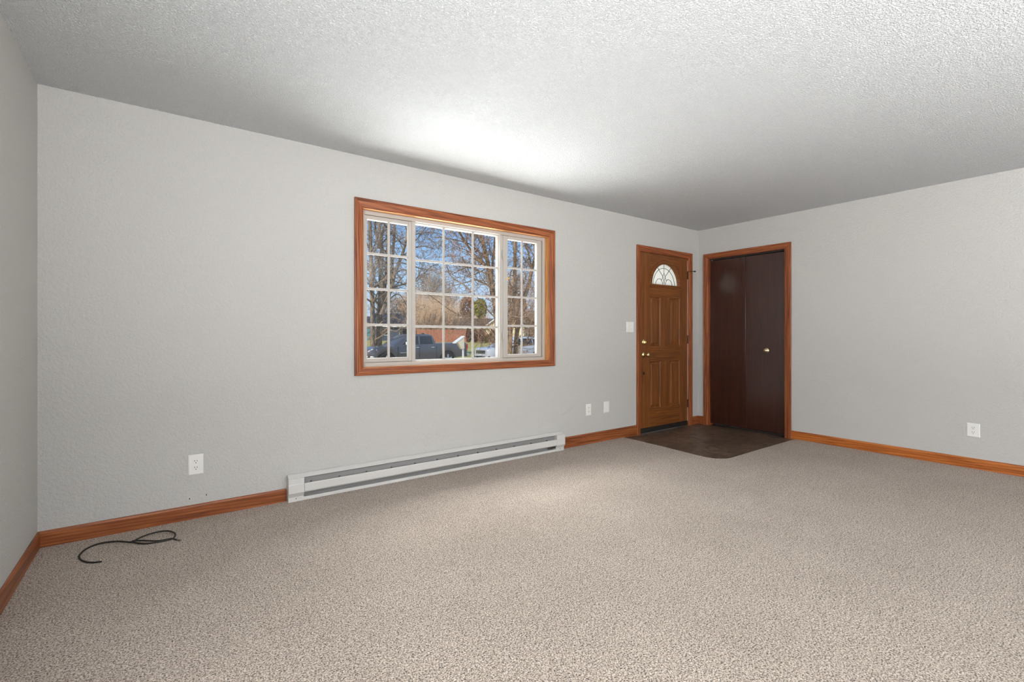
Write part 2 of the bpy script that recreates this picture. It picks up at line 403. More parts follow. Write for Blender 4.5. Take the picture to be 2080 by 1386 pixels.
st = MB().lathe([(.012, 0), (.012, .001)], lambda a, b, d: (2.546 + a, fy0 + .0225 - d, 1.638 + b), 20).build('sticker', mat('orange_sticker', lin(250, 175, 30), .5), rs)
st['label'] = 'round orange sticker on the glass'

# ------------------------------------------------------------------ entry door
dr = thing('door_1', (4.79, D, 0), 'oak-grained entry door with half-round leaded fanlight and brass knob', 'door', kind='structure')
casing(dr, lambda a, z, d: (a, D - d, z), 4.265, 5.322, -.008, 2.133, .060, .068, .064, 0, 'x')
jb = MB(); jb.box((DX0 - .001, D - .004, -.02), (DX0 + .006, D + WT, DZ1)); jb.box((DX1 - .006, D - .004, -.02), (DX1 + .001, D + WT, DZ1)); jb.box((DX0 + .006, D - .004, DZ1 - .006), (DX1 - .006, D + WT, DZ1 + .001))
jb.build('jamb', M['trim_z'], dr)
lx0, lx1, lz0, lz1, ly = 4.336, 5.243, .055, 2.062, D + .004
AC, AZ, AR = 4.7975, 1.706, .262
# core with a half-round opening
def half_hole(x0, x1, z0, z1, y0, y1, r):
    """block x0..x1, z0..z1 with a half-round hole (centre AC, AZ) through it"""
    N = 24; m = MB()
    arc = [(AC + r * math.cos(math.pi * k / N), AZ + r * math.sin(math.pi * k / N)) for k in range(N + 1)]
    def outer(p):
        dx, dz = p[0] - AC, p[1] - AZ
        t = min([(x1 - AC) / dx if dx > 1e-6 else 9, (x0 - AC) / dx if dx < -1e-6 else 9, (z1 - AZ) / dz if dz > 1e-6 else 9])
        return (AC + dx * t, AZ + dz * t)
    out = [outer(p) for p in arc]
    for cxn in ((x1, z1), (x0, z1)):
        i = min(range(N + 1), key=lambda i: (out[i][0]-cxn[0])**2 + (out[i][1]-cxn[1])**2); out[i] = cxn
    for k in range(N):
        q = [arc[k], arc[k+1], out[k+1], out[k]]
        m.prism(q, lambda a, b, d: (a, d, b), y0, y1)
    m.box((x0, y0, z0), (x1, y1, AZ))
    return m
core = half_hole(lx0, lx1, lz0, lz1, ly + .009, ly + .044, AR)
core.build('leaf_core', M['door_z'], dr)
sx = [lx0, 4.510, 4.708, 4.880, 5.086, lx1]; rz = [lz0, .268, .808, .987, 1.560, lz1]
MB().box((sx[0], ly, lz0), (sx[1], ly + .0085, lz1)).build('stile', M['door_z'], dr, bevel=.002)
MB().box((sx[4], ly, lz0), (sx[5], ly + .0085, lz1)).build('stile', M['door_z'], dr, bevel=.002)
for za, zb in ((rz[1], rz[2]), (rz[3], rz[4])): MB().box((sx[2], ly, za), (sx[3], ly + .0085, zb)).build('stile', M['door_z'], dr, bevel=.002)
for za, zb in ((rz[0], rz[1]), (rz[2], rz[3])): MB().box((sx[1], ly, za), (sx[4], ly + .0085, zb)).build('rail', M['door_x'], dr, bevel=.002)
half_hole(sx[1], sx[4], rz[4], lz1, ly, ly + .0085, AR).build('rail', M['door_x'], dr)
for xa, xb in ((sx[1], sx[2]), (sx[3], sx[4])):
    for za, zb in ((rz[1], rz[2]), (rz[3], rz[4])):
        m = MB()
        rings = [[(xa+i, ly+y, za+i), (xb-i, ly+y, za+i), (xb-i, ly+y, zb-i), (xa+i, ly+y, zb-i)] for i, y in ((0, .0095), (0, .002), (.012, .0088), (.030, .0065), (.040, .0015))]
        m.loft(rings); m.build('panel', M['door_z'], dr)
# fanlight
N = 32
def arch_ring(r0, r1, zb0, y0, y1, nm, mm, par, prof=None):
    m = MB(); pts = []
    for k in range(N + 1):
        a = math.pi * k / N
        pts.append((math.cos(a), math.sin(a)))
    prof = [(r1, y0 + .006), (r1 - .006, y0), (r0 + .008, y0 + .002), (r0, y0 + .008), (r0, y1), (r1, y1)]
    rings = [[(AC + c * r, y, AZ + s * r) for r, y in prof] for c, s in pts]
    m.loft(rings)
    m.box((AC - r1, y0 + .001, AZ - .034), (AC + r1, y1, AZ + .004))
    return m.build(nm, mm, par, smooth=True)
M['fanframe'] = wood('fanlight_frame_oak', 'x', *DR, rough=.3)
fan = arch_ring(.250, .298, 0, ly - .012, ly + .012, 'fanlight_frame', M['fanframe'], dr)
arc = [(AC + .258 * math.cos(math.pi * k / N), AZ + .258 * math.sin(math.pi * k / N)) for k in range(N + 1)]
MB().prism(arc, lambda a, b, d: (a, d, b), ly + .020, ly + .026).build('fanlight_glass', M['frost'], fan)
cm = MB(); cyy = ly + .018; T = lambda pts, r=.0032: cm.tube([(AC + a, cyy, AZ + b) for a, b in pts], r, 5)
arcp = lambda r, a0, a1, n=16, c=(0, 0): [(c[0] + r * math.cos(R_(a0 + (a1 - a0) * k / n)), c[1] + r * math.sin(R_(a0 + (a1 - a0) * k / n))) for k in range(n + 1)]
T(arcp(.205, 2, 178, 24))
T([(0, .25), (0, .150), (.022, .105), (0, .055), (-.022, .105), (0, .150)])
T([(-.022, .105), (-.130, .215)]); T([(.022, .105), (.130, .215)])
T([(-.022, .105), (-.045, .060), (-.022, .012), (0, .055), (.022, .012), (.045, .060), (.022, .105)])
T([(-.045, .060), (-.075, .078), (-.120, .070), (-.150, .040), (-.160, .006)]); T([(.045, .060), (.075, .078), (.120, .070), (.150, .040), (.160, .006)])
cm.build('leaded_came', M['lead'], fan)
# hardware
fk = lambda cx_, cz_: (lambda a, b, d: (cx_ + a, ly - d, cz_ + b))
db = MB().lathe([(.032, 0), (.032, .006), (.026, .012), (.018, .014), (.018, .018)], fk(4.400, 1.036), 28).build('deadbolt', M['brass'], dr, smooth=True)
MB().box((4.394, ly - .036, 1.022), (4.406, ly - .016, 1.050)).build('thumb_turn', M['brass'], db, bevel=.003)
MB().lathe([(.033, 0), (.033, .005), (.026, .012), (.013, .018), (.012, .040), (.022, .048), (.027, .060), (.026, .072), (.016, .080), (.004, .082)], fk(4.400, .893), 32).build('knob', M['brass'], dr, smooth=True)
MB().lathe([(.016, 0), (.016, .003), (.010, .006), (.004, .006)], fk(4.400, .682), 20).build('plug_plate', M['bronze'], dr, smooth=True)
for z_ in (1.86, 1.062, .270):
    h_ = MB(); h_.box((5.2385, ly - .004, z_ - .050), (5.2615, ly + .002, z_ + .050)); h_.tube([(5.2475, ly - .008, z_ - .052), (5.2475, ly - .008, z_ + .052)], .0055, 10)
    h_.build('hinge', M['bronze'], dr)
sp_ = MB(); sp_.tube([(5.2475, ly - .012, 1.905), (5.275, ly - .040, 1.907), (5.310, ly - .055, 1.907)], .004, 8); sp_.tube([(5.304, ly - .053, 1.907), (5.322, ly - .060, 1.907)], .008, 10)
sp_.build('hinge_pin_stop', M['black'], dr)
MB().box((DX1 - .0105, D + .001, .02), (DX1 - .0065, D + .006, DZ1 - .03)).build('weatherstrip', M['strip'], dr)
sw = MB(); sw.box((lx0, ly - .006, -.002), (lx1, ly + .040, .054)); sw.build('door_sweep', M['black'], dr, bevel=.004)

# ------------------------------------------------------------------ closet bifold
cd = thing('door_2', (RW, 2.9, 0), 'dark brown flat bifold closet doors in an oak casing', 'door', kind='structure')
casing(cd, lambda a, z, d: (RW - d, a, z), 2.374, 3.408, -.008, 2.126, .064, .060, .060, 0, 'y')
jb = MB(); jb.box((RW - .004, CY0 - .001, -.02), (RW + .1, CY0 + .006, CZ1)); jb.box((RW - .004, CY1 - .006, -.02), (RW + .1, CY1 + .001, CZ1)); jb.box((RW - .004, CY0 + .006, CZ1 - .006), (RW + .1, CY1 - .006, CZ1 + .001))
jb.build('jamb', M['trim_z'], cd)
for a0, a1, tilt in ((2.449, 2.889, .012), (2.893, 3.337, 0)):
    m = MB()
    xa = RW + .030; 
    m.prism([(xa + (.012 if tilt else 0), a0), (xa, a1 if tilt else a0), (xa + (0 if tilt else .012), a1)] if False else [(xa + tilt, a0), (xa + (0 if tilt else 0), a1), (xa + .030 + (0 if tilt else 0), a1), (xa + .030 + tilt, a0)], lambda a, b, d: (a, b, d), .020, 2.040)
    lf = m.build('bifold_leaf', M['closet'], cd, bevel=.002)
    if tilt:
        kf = lambda a, b, d: (RW + .036 - d, 2.655 + a, .941 + b)
        kn = MB().lathe([(.028, 0), (.028, .003), (.022, .006), (.010, .010), (.009, .022), (.018, .028), (.019, .036), (.010, .041), (.003, .042)], kf, 24).build('knob', mat('antique_brass', (.62, .52, .34), .3, 1), lf, smooth=True)
tk = MB(); tk.box((RW + .030, CY0 + .008, CZ1 - .022), (RW + .062, CY1 - .008, CZ1 - .007)); tk.build('track', M['dark'], cd)
for y_ in (CY0 + .02, CY1 - .03): MB().tube([(RW + .04, y_, 2.041), (RW + .04, y_, 2.052)], .006, 10).build('pivot_pin', M['strip'], cd)

# ------------------------------------------------------------------ baseboard heater
hx0, hx1 = .658, 3.128
ht = thing('baseboard_heater', (1.9, D - .03, 0), 'long white electric baseboard heater under the picture window', 'heater')
ext = lambda m, prof, a0, a1: m.prism(prof, lambda d, z, a: (a, D - d, z), a0, a1)
ext(MB(), [(0, .0), (.004, .0), (.004, .170), (0, .170)], hx0 + .01, hx1 - .01).build('back_panel', M['heater_in'], ht)
ext(MB(), [(0, .170), (.012, .177), (.030, .176), (.046, .168), (.058, .164), (.063, .161), (.063, .158), (.056, .160), (.030, .170), (.0, .166)], hx0 + .002, hx1 - .002).build('top_lid', M['heater'], ht, bevel=.001)
ext(MB(), [(.058, .112), (.060, .117), (.066, .117), (.070, .112), (.070, .066), (.064, .057), (.058, .057), (.058, .062), (.064, .068), (.064, .110)], .758, 3.024).build('front_cover', M['heater'], ht, bevel=.001)
ext(MB(), [(0, -.006), (.050, -.006), (.050, .019), (.046, .022), (.0, .012)], hx0 + .004, hx1 - .012).build('base_strip', M['heater'], ht, bevel=.001)
ext(MB(), [(.006, .03), (.020, .030), (.034, .075), (.034, .148), (.008, .160)], .764, 3.018).build('deflector', M['heater_in'], ht)
for xa, xb in ((hx0, .757), (3.025, hx1)):
    c_ = MB(); ext(c_, [(.004, .03), (.050, .03), (.064, .052), (.0705, .060), (.0705, .117), (.067, .120), (.067, .1565), (.004, .168)], xa, xb)
    ext(c_, [(.004, -.004), (.053, -.004), (.053, .031), (.004, .031)], xa + .002, xb - .002)
    cap = c_.build('end_cap', M['heater'], ht, bevel=.0012)
    MB().lathe([(.0035, 0), (.003, .002), (.001, .003)], lambda a, b, d, x_=(xa + xb) / 2: (x_ + a, D - .053 - d, .020 + b), 12).build('screw', M['fin'], cap)
for k in range(12):
    x_ = .805 + k * .192
    MB().box((x_ - .004, D - .058, .112), (x_ + .004, D - .036, .1215)).build('bracket', M['fin'], ht)
fm = MB()
for k in range(90): fm.box((2.935 + k * .00098, D - .050, .034), (2.9353 + k * .00098, D - .034, .066)) if k % 4 == 0 else None
fm.build('heating_fins', M['fin'], ht)

# ------------------------------------------------------------------ outlets, plates, switch
def plate_mesh(m, fn, w_, h_):
    m.loft([[fn(-w_/2, -h_/2, 0), fn(w_/2, -h_/2, 0), fn(w_/2, h_/2, 0), fn(-w_/2, h_/2, 0)],
            [fn(-w_/2, -h_/2, .003), fn(w_/2, -h_/2, .003), fn(w_/2, h_/2, .003), fn(-w_/2, h_/2, .003)],
            [fn(-w_/2+.005, -h_/2+.005, .0065), fn(w_/2-.005, -h_/2+.005, .0065), fn(w_/2-.005, h_/2-.005, .0065), fn(-w_/2+.005, h_/2-.005, .0065)]])
    return m
def outlet(loc, fn, w_, h_, label, square=False):
    t = thing('wall_outlet', loc, label, 'outlet')
    plate_mesh(MB(), fn, w_, h_).build('cover_plate', M['plate'], t)
    for s in (1, -1):
        c0 = s * .0195
        if square: poly = [(-.0165, c0 - .0175), (.0165, c0 - .0175), (.0165, c0 + .0175), (-.0165, c0 + .0175)]
        else:
            poly = [(.0172 * math.cos(R_(a)), c0 + max(-.0135, min(.0135, .0172 * math.sin(R_(a))))) for a in range(0, 360, 15)]
        r_ = MB().prism(poly, lambda a, b, d: fn(a, b, d), .005, .0085).build('receptacle', M['plate'], t, bevel=.0006)
        k = MB()
        for sx_ in (-.0065, .0065): k.prism([(sx_ - .0013, c0 + .000), (sx_ + .0013, c0 + .000), (sx_ + .0013, c0 + .009), (sx_ - .0013, c0 + .009)], lambda a, b, d: fn(a, b, d), .0083, .0088)
        k.prism([(.0028 * math.cos(R_(a)), c0 - .0075 + .0028 * math.sin(R_(a))) for a in range(0, 360, 30)], lambda a, b, d: fn(a, b, d), .0083, .0088)
        k.build('slots', M['slot'], r_)
    MB().prism([(.0022 * math.cos(R_(a)), .0022 * math.sin(R_(a))) for a in range(0, 360, 45)], lambda a, b, d: fn(a, b, d), .006, .0075).build('screw', M['plate'], t)
    return t
fnA = lambda x_, z_: (lambda a, b, d: (x_ + a, D - d, z_ + b))
outlet((.149, D, .3275), fnA(.149, .3275), .078, .122, 'white duplex outlet above two dark holes near the cable corner')
outlet((3.512, D, .350), fnA(3.512, .350), .072, .118, 'white square-faced duplex outlet just past the heater end', True)
outlet((RW, .941, .321), lambda a, b, d: (RW - d, .941 - a, .321 + b), .082, .114, 'white duplex outlet on the closet wall above its baseboard')
bp_ = thing('blank_plate', (3.780, D, .352), 'white blank wall plate between the small outlet and entry door', 'wall plate')
plate_mesh(MB(), fnA(3.780, .352), .080, .118).build('cover_plate', M['plate'], bp_)
for s in (1, -1): MB().prism([(.003 * math.cos(R_(a)), s * .042 + .003 * math.sin(R_(a))) for a in range(0, 360, 45)], fnA(3.780, .352), .006, .0073).build('screw', M['plate'], bp_)
sw_ = thing('light_switch', (4.158, D, 1.207), 'white double toggle light switch beside the entry door casing', 'light switch')
plate_mesh(MB(), fnA(4.158, 1.207), .120, .116).build('cover_plate', M['plate'], sw_)
for s in (-1, 1):
    f_ = fnA(4.158 + s * .023, 1.207)
    MB().loft([[f_(-.005, -.011, .006), f_(.005, -.011, .006), f_(.005, .011, .006), f_(-.005, .011, .006)],
               [f_(-.004, -.014, .017), f_(.004, -.014, .017), f_(.004, -.004, .017), f_(-.004, -.004, .017)]]).build('toggle', M['plate'], sw_, bevel=.001)
# two small wall anchors near the outlet
for x_, z_, lb in ((.117, .124, 'lower dark screw hole in the wall under the corner outlet'), (.203, .131, 'higher dark screw hole in the wall, nearer the heater')):
    a_ = MB().lathe([(.0035, 0), (.0035, .001), (.002, .0015)], lambda a, b, d: (x_ + a * .8, D - d, z_ + b * 1.5), 12).build('screw_hole', M['slot'])
    tag(a_, lb, 'screw hole')

# ------------------------------------------------------------------ cable on the carpet
cpts = [(-.255, 3.082, .003), (-.289, 3.092, .004), (-.318, 3.122, .004), (-.340, 3.164, .004), (-.352, 3.21, .004), (-.350, 3.256, .004), (-.335, 3.31, .004), (-.295, 3.347, .005), (-.251, 3.342, .006), (-.205, 3.322, .006), (-.149, 3.268, .006), (-.130, 3.285, .008), (-.116, 3.294, .011), (-.078, 3.321, .012), (-.026, 3.330, .012), (.015, 3.314, .010), (.042, 3.262, .007), (.035, 3.204, .005), (.007, 3.190, .004), (-.056, 3.194, .004), (-.100, 3.214, .004), (-.142, 3.252, .010), (-.139, 3.258, .014), (-.100, 3.242, .011), (-.036, 3.196, .009), (.023, 3.190, .008), (.052, 3.160, .004)]
def smooth_path(p, n=5):
    p = [Vector(q) for q in p]; out = []
    for i in range(len(p) - 1):
        p0, p1, p2, p3 = p[max(i-1, 0)], p[i], p[i+1], p[min(i+2, len(p)-1)]
        for k in range(n):
            t = k / n
            out.append(.5 * ((2*p1) + (-p0+p2)*t + (2*p0-5*p1+4*p2-p3)*t*t + (-p0+3*p1-3*p2+p3)*t**3))
    return out + [p[-1]]
cab = thing('coaxial_cable', (-.15, 3.25, 0), 'loose black coaxial cable curled on the carpet in the corner', 'cable')
MB().tube(smooth_path(cpts), .0042, 8).build('jacket', M['black'], cab, smooth=True)
MB().tube([(.051, 3.161, .004), (.066, 3.147, .004)], [.0056, .0056], 10).build('connector', mat('nickel_connector', (.35, .32, .28), .35, 1), cab)

# ================================================================== outside
random.seed(7)
GZ = -.72                                            # street level
def ground_z(y):
    if y < 20: return -.50 - .22 * max(0, (y - 4) / 16)
    if y < 32: return GZ
    return GZ + .84 * min(1, (y - 32) / 30)
def ground_strip(name, y0, y1, x0, x1, m, label, cat, n=24, dz=0):
    mb = MB(); xs = [x0, x1]; ys = [y0 + (y1 - y0) * i / n for i in range(n + 1)]
    vs = [(x_, y_, ground_z(y_) + dz) for y_ in ys for x_ in xs]
    mb.add(vs, [(2*i, 2*i+1, 2*i+3, 2*i+2) for i in range(n)])
    return struct(mb.build(name, m), label, cat)
def grass(name, a, b, c):
    m = mat(name, b, .95, spec=.1); nt, bs = parts_of(m); v = coords(nt)
    f1 = noise(nt, v, 1.2, 6, .7); f2 = noise(nt, v, 22, 4, .7)
    c1 = ramp(nt, f1, [(.35, a), (.5, b), (.68, c)]); c1 = mixc(nt, c1, ramp(nt, f2, [(.3, (.55, .55, .5)), (.6, (1.1, 1.1, 1.05))]), .8, 'MULTIPLY')
    nt.links.new(c1, bs.inputs['Base Color']); bump(nt, bs, f2, .6, .05); return m
M['lawn'] = grass('dry_lawn', lin(150, 140, 70), lin(196, 176, 112), lin(222, 198, 140))
M['lawn2'] = grass('autumn_lawn', lin(150, 150, 60), lin(205, 188, 112), lin(232, 206, 140))
M['road'] = mat('asphalt', (.12, .12, .12), .9)
ground_strip('lawn_front', D + WT, 22.5, -60, 90, M['lawn'], 'front lawn between the house and the street', 'lawn')
ground_strip('road', 22.5, 31.5, -60, 120, M['road'], 'asphalt street where the vehicles park', 'street', dz=.01)
ground_strip('lawn_far', 31.5, 190, -120, 220, M['lawn2'], 'sunlit yellow-green lawn across the street', 'lawn')

# ---- vehicles (local: front at x = 0 facing -x, near side at y = -half width, ground at z = 0)
def interp(tab, x_):
    if x_ <= tab[0][0]: return tab[0][1]
    for (a, b), (c, d) in zip(tab, tab[1:]):
        if x_ <= c: return b + (d - b) * (x_ - a) / (c - a)
    return tab[-1][1]
M['tyre'] = mat('tyre_rubber', (.02, .02, .02), .8); M['rim'] = mat('alloy_rim', (.75, .75, .76), .3, .9)
M['carglass'] = mat('tinted_car_glass', (.015, .02, .025), .06, spec=.6); M['chrome'] = mat('chrome', (.85, .85, .86), .15, 1)
M['lamp'] = mat('headlight_lens', (.85, .86, .88), .12, spec=.8); M['plastic'] = mat('black_plastic', (.02, .02, .022), .5)
M['red'] = mat('tail_light_red', (.5, .02, .02), .3)
def vehicle(root, L, hw, top, bot, wheels, wr, paint, cabin, windows, shoulder=.62, front_taper=.16, rear_taper=.08):
    ox, oy, oz = root.location
    G = lambda x_, y_, z_: (ox + x_, oy + y_, oz + z_)
    arch = wr + .085
    def zb(x_):
        z_ = interp(bot, x_)
        for wx in wheels:
            dx = abs(x_ - wx)
            if dx < arch: z_ = max(z_, wr + math.sqrt(arch**2 - dx**2))
        return z_
    def half(x_):
        h_ = hw
        if x_ < .5: h_ -= front_taper * (1 - x_ / .5) ** 2
        if x_ > L - .35: h_ -= rear_taper * ((x_ - L + .35) / .35) ** 2
        return h_
    xs = {0, L}
    k = 0
    while k * .08 < L: xs.add(round(k * .08, 3)); k += 1
    for wx in wheels:
        for a in range(0, 181, 12): xs.add(round(wx + (arch - .002) * math.cos(R_(a)), 3))
    xs = sorted(x_ for x_ in xs if 0 <= x_ <= L)
    rings = []
    for x_ in xs:
        b_, t_, h_ = zb(x_), interp(top, x_), half(x_)
        b_ = min(b_, t_ - .12)
        zm = b_ + (t_ - b_) * .45; zs = b_ + (t_ - b_) * .86
        sec = [(h_ * .97, b_), (h_, zm), (h_ * .985, zs), (h_ * .93, t_ - .012), (h_ * .80, t_), (0, t_ + .02)]
        rings.append([G(x_, -y_, z_) for y_, z_ in sec] + [G(x_, y_, z_) for y_, z_ in sec[-2::-1]])
    MB().loft(rings).build('body', paint, root, smooth=True)
    # cabin: list of (x, z_base, z_top, half_base, half_top)
    r = []
    for x_, z0, z1, h0, h1 in cabin:
        r.append([G(x_, -h0, z0), G(x_, -h1, z1 - .05), G(x_, -h1 + .08, z1), G(x_, h1 - .08, z1), G(x_, h1, z1 - .05), G(x_, h0, z0)])
    MB().loft(r).build('cabin', paint, root, smooth=True)
    for nm, quad in windows:                           # quads of (x, side/y, z)
        m = MB(); c_ = [Vector(G(*q)) for q in quad]
        n = (c_[1] - c_[0]).cross(c_[2] - c_[0]).normalized()
        cen = sum(c_, Vector()) / len(c_)
        if n.dot(cen - Vector(G(L * .5, 0, 1.2))) < 0: n = -n
        m.add([p + n * .006 for p in c_] + [p - n * .03 for p in c_], [tuple(range(len(c_))), tuple(range(2*len(c_)-1, len(c_)-1, -1))] + [(i, (i+1) % len(c_), len(c_)+(i+1) % len(c_), len(c_)+i) for i in range(len(c_))])
        m.build(nm, M['carglass'], root)
    for wx in wheels:
        for s in (-1, 1):
            yo = s * (hw - .03)
            fw = lambda a, b, d, s=s, yo=yo, wx=wx: G(wx + a, yo - s * d, wr + b)
            wl = MB().lathe([(wr * .62, .0), (wr * .90, -.0), (wr, .035), (wr, .21), (wr * .9, .245), (wr * .62, .245)], fw, 28).build('wheel', M['tyre'], root, smooth=True)
            rm = MB().lathe([(wr * .66, -.008), (wr * .62, -.008), (wr * .58, .04), (.06, .05)], fw, 28)
            for q in range(5):
                a = 2 * math.pi * q / 5 + .3; ca, sa = math.cos(a), math.sin(a)
                pl = [(ca * .05 - sa * .05, sa * .05 + ca * .05), (ca * wr * .64 - sa * .035, sa * wr * .64 + ca * .035), (ca * wr * .64 + sa * .035, sa * wr * .64 - ca * .035), (ca * .05 + sa * .05, sa * .05 - ca * .05)]
                rm.prism(pl, fw, -.012, .03, 1)
            rm.lathe([(.06, -.016), (.06, .03)], fw, 12, 1)
            rm.build('rim', [M['plastic'], M['rim']], wl)
    return G
M['navy'] = mat('dark_grey_blue_metallic_paint', lin(98, 95, 95), .34, .35, coat=.7)
M['silver'] = mat('white_pearl_paint', (.58, .57, .58), .3, 0, coat=.7)
# pickup
TY = 25.75
tx0 = at(748, 700, TY - .9).x
TL = 6.05
pk = thing('pickup_truck', (tx0, TY, GZ + .01), 'dark grey-blue crew cab pickup truck parked on the street', 'pickup truck')
TW = 1.0; pk.scale = (1, 1, .955)
wins = []
for s in (-1, 1):
    hb, htp = .935, .80
    Y_ = lambda z_: s * (hb + (htp - hb) * (z_ - 1.27) / .61 + .002)
    wins.append(('side_window', [(1.92, Y_(1.33), 1.33), (2.88, Y_(1.35), 1.35), (2.88, Y_(1.83), 1.83), (2.42, Y_(1.83), 1.83)]))
    wins.append(('side_window', [(2.98, Y_(1.35), 1.35), (3.78, Y_(1.37), 1.37), (3.70, Y_(1.80), 1.80), (3.62, Y_(1.83), 1.83), (2.98, Y_(1.83), 1.83)]))
wins.append(('windshield', [(1.50, -.80, 1.30), (1.50, .80, 1.30), (2.24, .68, 1.86), (2.24, -.68, 1.86)]))
G = vehicle(pk, TL, TW, [(0, 1.02), (.06, 1.10), (.35, 1.20), (1.45, 1.28), (3.98, 1.36), (3.99, 1.40), (TL - .02, 1.42), (TL, 1.38)],
            [(0, .48), (.25, .40), (5.2, .50), (TL, .62)], [.98, 4.72], .44, M['navy'],
            [(1.40, 1.24, 1.30, .95, .90), (1.95, 1.25, 1.70, .945, .83), (2.30, 1.26, 1.91, .94, .80), (2.70, 1.27, 1.955, .94, .80), (3.55, 1.28, 1.945, .94, .80), (3.80, 1.28, 1.88, .94, .80), (3.97, 1.28, 1.45, .93, .90)], wins)
for s in (-1, 1): MB().loft([[G(.10, s * .62, .98), G(.10, s * .62, 1.12), G(.16, s * .62, 1.13)], [G(.12, s * .90, .92), G(.16, s * .90, 1.10), G(.22, s * .90, 1.12)], [G(.42, s * .985, .98), G(.42, s * .985, 1.09), G(.46, s * .97, 1.10)]]).build('headlight', M['lamp'], pk)
gr = MB(); gr.box(G(-.03, -.60, .74), G(.14, .60, 1.06)); gr.build('grille', M['plastic'], pk, bevel=.02)
cg = MB()
cg.box(G(-.05, -.66, 1.05), G(.10, .66, 1.09)); cg.box(G(-.05, -.66, .74), G(.10, .66, .77)); cg.box(G(-.05, -.05, .74), G(.05, .05, 1.09))
for s in (-1, 1): cg.box(G(-.045, s * .64 - .025, .74), G(.10, s * .64 + .025, 1.09))
cg.build('grille_surround', M['chrome'], pk, bevel=.01)
bm_ = MB(); bm_.loft([[G(.22, -1.0, .50), G(.22, -1.0, .70), G(.30, -1.0, .70), G(.30, -1.0, .50)], [G(-.10, -.70, .46), G(-.10, -.70, .70), G(0, -.70, .70), G(0, -.70, .46)], [G(-.12, .70, .46), G(-.12, .70, .70), G(0, .70, .70), G(0, .70, .46)], [G(.22, 1.0, .50), G(.22, 1.0, .70), G(.30, 1.0, .70), G(.30, 1.0, .50)]])
bm_.build('bumper', M['chrome'], pk, bevel=.01)
rb_ = MB(); rb_.box(G(TL - .02, -.95, .55), G(TL + .14, .95, .76)); rb_.build('rear_bumper', M['chrome'], pk, bevel=.02)
for s in (-1, 1):
    mr = MB(); mr.box(G(2.02, s * 1.0 - (.16 if s < 0 else 0), 1.32), G(2.14, s * 1.0 + (.16 if s > 0 else 0), 1.52)); mr.box(G(2.05, min(s * .90, s * 1.0), 1.33), G(2.10, max(s * .90, s * 1.0), 1.38))
    mr.build('side_mirror', M['chrome'], pk, bevel=.02)
    for hx in (2.78, 3.72): MB().box(G(hx - .10, s * 1.005 - .02, 1.15), G(hx + .10, s * 1.005 + .02, 1.185)).build('door_handle', M['chrome'], pk)
    MB().box(G(1.75, s * 1.003 - .006, .86), G(2.10, s * 1.003 + .006, .89)).build('door_badge', M['chrome'], pk)
    for hx in (1.62, 2.90, 3.965): MB().box(G(hx - .010, s * 1.0 - .006, .55), G(hx + .010, s * 1.0 + .006, 1.24)).build('panel_seam', M['plastic'], pk)
    MB().box(G(TL - .03, s * .93 - .06, 1.0), G(TL + .02, s * .93 + .06, 1.34)).build('tail_light', M['red'], pk)
MB().loft([[G(3.45, -.04, 1.94), G(3.45, .04, 1.94), G(3.70, .03, 1.94), G(3.70, -.03, 1.94)], [G(3.56, -.01, 2.02), G(3.56, .01, 2.02), G(3.70, .01, 2.01), G(3.70, -.01, 2.01)]]).build('roof_antenna', M['plastic'], pk)

# suv
SY = 25.0
sx0 = at(997, 715, SY - .95).x - .12
sv = thing('suv', (sx0, SY, GZ + .01), 'white crossover SUV parked on the street behind the front yard tree', 'suv')
SL = 4.75
wins = []
for s in (-1, 1):
    hb, htp = .90, .70
    Y_ = lambda z_: s * (hb + (htp - hb) * (z_ - 1.05) / .62 + .004)
    wins.append(('side_window', [(1.70, Y_(1.10), 1.10), (2.52, Y_(1.12), 1.12), (2.52, Y_(1.58), 1.58), (2.20, Y_(1.57), 1.57)]))
    wins.append(('side_window', [(2.60, Y_(1.12), 1.12), (3.45, Y_(1.15), 1.15), (3.40, Y_(1.58), 1.58), (2.60, Y_(1.59), 1.59)]))
    wins.append(('side_window', [(3.53, Y_(1.16), 1.16), (4.22, Y_(1.30), 1.30), (4.05, Y_(1.45), 1.45), (3.50, Y_(1.57), 1.57)]))
wins.append(('windshield', [(1.12, -.74, 1.08), (1.12, .74, 1.08), (2.02, .62, 1.60), (2.02, -.62, 1.60)]))
G = vehicle(sv, SL, .96, [(0, .90), (.08, .97), (.40, 1.03), (1.15, 1.08), (2.5, 1.08), (4.2, 1.16), (4.65, 1.12), (SL, .95)],
            [(0, .32), (.2, .26), (4.4, .30), (SL, .45)], [.95, 3.80], .37, M['silver'],
            [(1.02, 1.02, 1.06, .90, .84), (1.60, 1.02, 1.40, .905, .76), (2.05, 1.03, 1.63, .905, .70), (2.60, 1.03, 1.705, .905, .70), (3.40, 1.04, 1.69, .905, .70), (4.10, 1.06, 1.60, .90, .68), (4.45, 1.08, 1.35, .88, .72), (4.66, 1.08, 1.12, .86, .80)], wins, front_taper=.24, rear_taper=.16)
gr = MB(); gr.box(G(-.03, -.52, .66), G(.16, .52, .86)); gr.build('grille', M['plastic'], sv, bevel=.02)
cg = MB()
for z_ in (.69, .76, .83): cg.box(G(-.05, -.54, z_ - .012), G(.02, .54, z_ + .012))
cg.build('grille_bars', M['chrome'], sv)
for s in (-1, 1): MB().loft([[G(.00, s * .54, .74), G(.00, s * .54, .84), G(.10, s * .54, .85)], [G(.12, s * .78, .76), G(.14, s * .78, .88), G(.22, s * .78, .90)], [G(.50, s * .965, .86), G(.50, s * .965, .92), G(.55, s * .94, .94)]]).build('headlight', M['lamp'], sv)
fg = MB()
for s in (-1, 1): fg.box(G(.04, s * .70 - .14, .40), G(.16, s * .70 + .14, .52))
